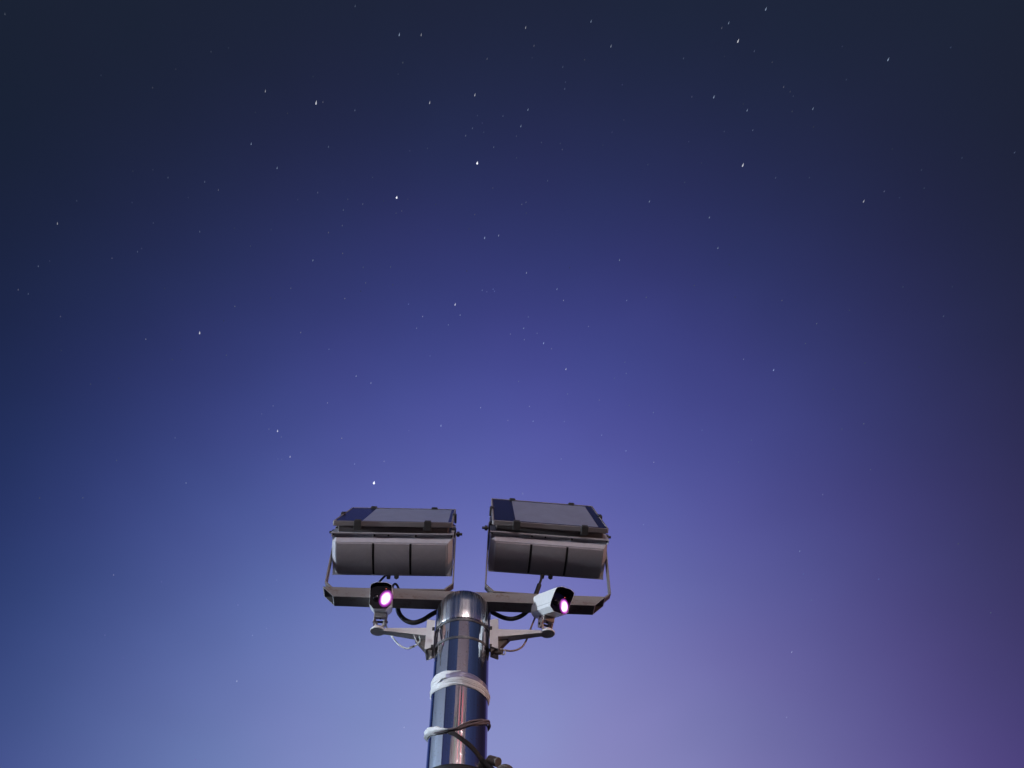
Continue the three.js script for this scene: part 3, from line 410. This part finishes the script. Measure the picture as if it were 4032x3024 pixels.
// ------------------------------------------------------------------ stars: small teardrop trails far away, read region by region
const STARS = [
  [0, 0, 0.6076, [[32, 89, 3], [1368, 334, 2], [1481, 309, 1], [1139, 447, 1], [655, 487, 1], [989, 567, 2], [1720, 589, 5], [2049, 665, 8], [2093, 660, 3], [1863, 734, 1], [1655, 727, 1], [1628, 931, 5], [2129, 950, 4], [1796, 1087, 5], [861, 1108, 1], [1089, 1150, 3], [991, 1099, 1], [1327, 1177, 4], [1415, 1230, 3], [1220, 1279, 1], [2059, 1247, 3], [1929, 1293, 1], [856, 1311, 1], [497, 1300, 2], [372, 1447, 5], [994, 1444, 2], [1294, 1500, 4], [1519, 1476, 1], [1757, 1487, 1], [2129, 1506, 3], [1623, 1594, 2], [918, 1609, 1], [891, 1630, 3], [2029, 495, 1]]],
  [1344, 0, 0.6076, [[90, 38, 4], [376, 223, 6], [518, 224, 5], [1195, 177, 5], [1619, 137, 5], [1748, 298, 5], [1249, 295, 3], [945, 380, 3], [399, 404, 3], [1237, 373, 1], [1577, 386, 2], [1436, 432, 3], [1453, 531, 2], [1448, 574, 3], [1821, 548, 1], [368, 479, 1], [866, 614, 6], [573, 664, 6], [88, 714, 4], [1210, 709, 5], [1048, 750, 3], [882, 748, 2], [850, 830, 4], [1164, 816, 5], [914, 796, 1], [923, 855, 2], [806, 878, 4], [1135, 881, 2], [1297, 922, 2], [1419, 929, 2], [1432, 968, 2], [1695, 940, 1], [988, 952, 4], [558, 960, 2], [444, 976, 1], [1755, 855, 1], [1831, 776, 1], [881, 1056, 9], [1136, 1022, 2], [203, 1148, 2], [1337, 1170, 3], [982, 1217, 2], [359, 1279, 8.6], [431, 1289, 1], [139, 1321, 3], [42, 1290, 2], [274, 1301, 1], [13, 1360, 4], [1197, 1310, 3], [1170, 1323, 3], [612, 1324, 1], [1997, 1304, 5], [1987, 1066, 2], [392, 1366, 2], [355, 1380, 2], [1199, 1380, 2], [865, 1389, 2], [6, 1461, 3], [929, 1540, 6], [1020, 1525, 5], [828, 1482, 1], [625, 1488, 1], [9, 1641, 3]]],
  [2688, 0, 0.6076, [[540, 57, 6], [299, 147, 5], [254, 180, 3], [360, 264, 7], [465, 330, 3], [272, 365, 1], [6, 377, 3], [581, 402, 2], [1035, 300, 1], [1333, 384, 6], [1738, 306, 2], [1061, 515, 2], [655, 562, 3], [697, 593, 2], [717, 622, 2], [60, 626, 2], [203, 627, 6], [394, 673, 1], [419, 713, 5], [845, 703, 5], [710, 721, 2], [455, 842, 4], [270, 851, 2], [849, 821, 1], [391, 1069, 8], [122, 1055, 1], [603, 1151, 3], [822, 1150, 2], [1548, 1100, 2], [1811, 1022, 2], [2152, 987, 3], [1566, 1218, 2], [1307, 1239, 3], [1406, 1280, 1], [1174, 1303, 6], [174, 1408, 5], [229, 1606, 5], [14, 1180, 2], [40, 917, 1], [1359, 964, 1]]],
  [0, 1008, 0.6076, [[248, 65, 4], [322, 31, 1], [726, 13, 2], [2028, 27, 5], [118, 217, 3], [183, 244, 3], [1067, 209, 1], [1885, 208, 3], [392, 391, 2], [1522, 325, 4], [1450, 418, 1], [1753, 272, 1], [1294, 497, 7.5], [945, 538, 4], [1949, 495, 4], [1467, 642, 3], [1117, 670, 2], [1172, 605, 1], [2132, 603, 3], [397, 611, 1], [587, 830, 2], [770, 791, 1], [2122, 951, 3], [1770, 970, 2], [1135, 1177, 2], [1743, 1120, 2], [1799, 1133, 7], [1823, 1171, 2], [1880, 1300, 6], [1801, 1314, 1], [1826, 1316, 1], [756, 1323, 3], [1206, 1470, 4], [257, 1567, 2], [537, 1566, 4], [1696, 1022, 1]]],
  [1344, 1008, 0.6076, [[142, 72, 3], [319, 70, 3], [158, 173, 3], [334, 186, 2], [126, 227, 1], [23, 274, 4], [1803, 25, 5], [1200, 108, 5], [1398, 213, 5], [1440, 287, 4], [1850, 287, 4], [1976, 267, 4], [913, 221, 3], [943, 231, 1], [984, 214, 1], [993, 228, 1], [738, 313, 7], [770, 382, 4], [527, 391, 3], [694, 445, 4], [488, 467, 3], [1212, 394, 3], [1182, 467, 5], [1269, 500, 2], [1096, 505, 2], [1186, 541, 3], [1311, 564, 6], [1362, 600, 2], [575, 646, 1], [1602, 456, 2], [1456, 732, 6], [96, 777, 5], [192, 822, 5], [1838, 687, 2], [1846, 760, 3], [1771, 791, 2], [1149, 812, 2], [1466, 893, 3], [1672, 933, 2], [1867, 966, 2], [2022, 1014, 4], [903, 982, 4], [1219, 974, 3], [1243, 1070, 4], [1080, 1065, 2], [1445, 1072, 2], [646, 1099, 6], [1687, 1160, 3], [438, 1130, 1], [1845, 1262, 4], [2025, 1336, 3], [1425, 1314, 2], [3, 1180, 4], [277, 1329, 3], [86, 1347, 4], [212, 1469, 9.6], [1177, 1542, 3], [436, 311, 1], [813, 96, 1], [1480, 75, 1]]],
  [2688, 1008, 0.6076, [[75, 190, 2], [340, 266, 1], [644, 287, 3], [303, 55, 1], [1428, 199, 2], [1691, 389, 3], [869, 437, 4], [796, 566, 3], [395, 668, 3], [590, 738, 6], [1182, 693, 2], [1533, 719, 1], [976, 862, 2], [1174, 1086, 4], [1032, 1121, 3], [446, 1192, 2], [363, 1334, 2], [1217, 1383, 3], [908, 1545, 2], [126, 1128, 1], [1081, 350, 2], [1748, 198, 1]]],
  [0, 2016, 0.6076, [[736, 407, 3], [1047, 451, 1], [1542, 602, 3], [1636, 799, 4], [1728, 754, 3], [680, 797, 1], [799, 946, 1], [1535, 1095, 5], [1793, 441, 1], [1728, 565, 1], [1267, 1603, 2]]],
  [2688, 2016, 0.6076, [[759, 253, 5], [783, 401, 1], [1787, 205, 2], [1997, 652, 4], [707, 907, 5], [674, 1330, 3], [835, 570, 2], [1271, 434, 1]]],
  [0, 0, 1.8228, [[1390, 1133, 3], [1376, 1242, 2], [873, 1571, 3], [864, 1511, 1], [1129, 1065, 2]]],
];
{
  const drop = new THREE.LatheGeometry([[0.0001, -0.5], [0.30, -0.42], [0.46, -0.25], [0.44, -0.06], [0.26, 0.1], [0.15, 0.28], [0.07, 0.45], [0.0001, 0.5]].map(([r, y]) => new THREE.Vector2(r, y)), 8);
  const glow = (c, k) => new THREE.MeshStandardMaterial({ color: 0x000000, emissive: c, emissiveIntensity: k }), mats = {};
  const named = {
    '9.6': 'brightest star of the sky, round and white, just above the left floodlight', 9: 'bright white star in the upper middle of the sky, high above the pole', 8.6: 'bright white star in the upper sky, left of the one high above the pole',
    8: null, 7.5: 'bright star on the far left at half height, with few stars around it', 7: null,
  };
  const own = new Map([['2049,665', 'bright white star near the top left with a faint companion at its right'], ['391,1069', 'bright bluish white star in the upper right part of the sky'], ['360,264', 'white star with a slanting trail near the top right, below a smaller one'], ['1799,1133', 'white star left of and well above the left floodlight, beside a faint one'], ['738,313', 'white star above the gap between the floodlights, at half height of the sky']]);
  const R = 1500, small = [], camUp = V(0, 1, 0).applyQuaternion(camera.quaternion);
  for (const [ox, oy, k, list] of STARS) for (const [sx, sy, m] of list) {
    const px = ox + sx * k, py = oy + sy * k, d = ray(px, py), len = d.length(), u = d.clone().normalize(), unit = R / (F * len / 1) * 1;
    const pxm = unit * len * len / len;                                    // metres per photo pixel at that distance, along the sphere
    const fade = THREE.MathUtils.lerp(1, 0.62, THREE.MathUtils.clamp((py - 300) / 1700, 0, 1));
    const wpx = m > 8 ? 2.2 + (m - 6) * 1.7 : m >= 5 ? 2.8 + (m - 5) * 0.7 : m >= 3 ? 3.4 : 4.4, hpx = m > 8 ? wpx * 1.55 : m >= 5 ? (11 + (m - 5) * 1.6) * fade : m >= 3 ? 8.5 * fade : 6.5;
    const sky = skyAt(u.x, u.y, u.z), tone = Math.round(rnd() * 2), tint = [[0.74, 0.84, 1], [0.58, 0.74, 1], [0.95, 0.96, 1]][m > 6.5 ? 2 : tone];
    const e = m > 8 ? 1.1 : m >= 7 ? 0.55 : m >= 6 ? 0.37 : m >= 5 ? 0.28 : m >= 4 ? 0.22 : m >= 3 ? 0.16 : m >= 2 ? 0.08 : 0.04;
    const base = 0.3 + 0.7 * Math.min(1, sky[2] / 0.3), key = [Math.round(m), tone, Math.round(sky[2] * 8)].join();
    const mt = mats[key] ??= glow(rgb(...[0, 1, 2].map((c) => sky[c] + tint[c] * e * (m < 5 ? base : 1))), 1);
    const s = new THREE.Mesh(drop, mt); s.name = numbered('star'); s.position.copy(camera.position).addScaledVector(u, R);
    s.up.copy(camUp); s.lookAt(camera.position); s.rotateZ(-THREE.MathUtils.lerp(-0.02, 0.55, px / 4032)); s.scale.set(wpx * pxm, hpx * pxm, wpx * pxm);
    const label = own.get(sx + ',' + sy) ?? named[String(m)];
    if (label) tag(s, label, 'star', 'stars in the night sky');
    else if (m >= 4) small.push([px, py, tag(s, null, 'star', 'small stars with trails')]);
    else tag(s, 'very faint star, barely brighter than the night sky', 'star', 'faint stars');
    scene.add(s);
  }
  // the small ones are told apart by their place: cell of the sky, then order from the left
  const rows = ['top', 'upper', 'middle', 'lower'], cols = ['far left', 'left', 'centre', 'right', 'far right'], nth = ['leftmost', 'second from left', 'third from left', 'fourth from left', 'fifth from left', 'sixth from left', 'seventh from left', 'eighth from left', 'ninth from left', 'tenth from left'];
  const cells = {};
  for (const [x, y, o] of small.sort((a, b) => a[0] - b[0])) { const k = rows[Math.min(3, Math.floor(y / 500))] + ' ' + cols[Math.min(4, Math.floor(x / 807))], n = (cells[k] = (cells[k] ?? -1) + 1); o.userData.label = 'small trailing star in the ' + k + ' of the sky, ' + nth[n] + ' there'; }
}
renderer.render(scene, camera);
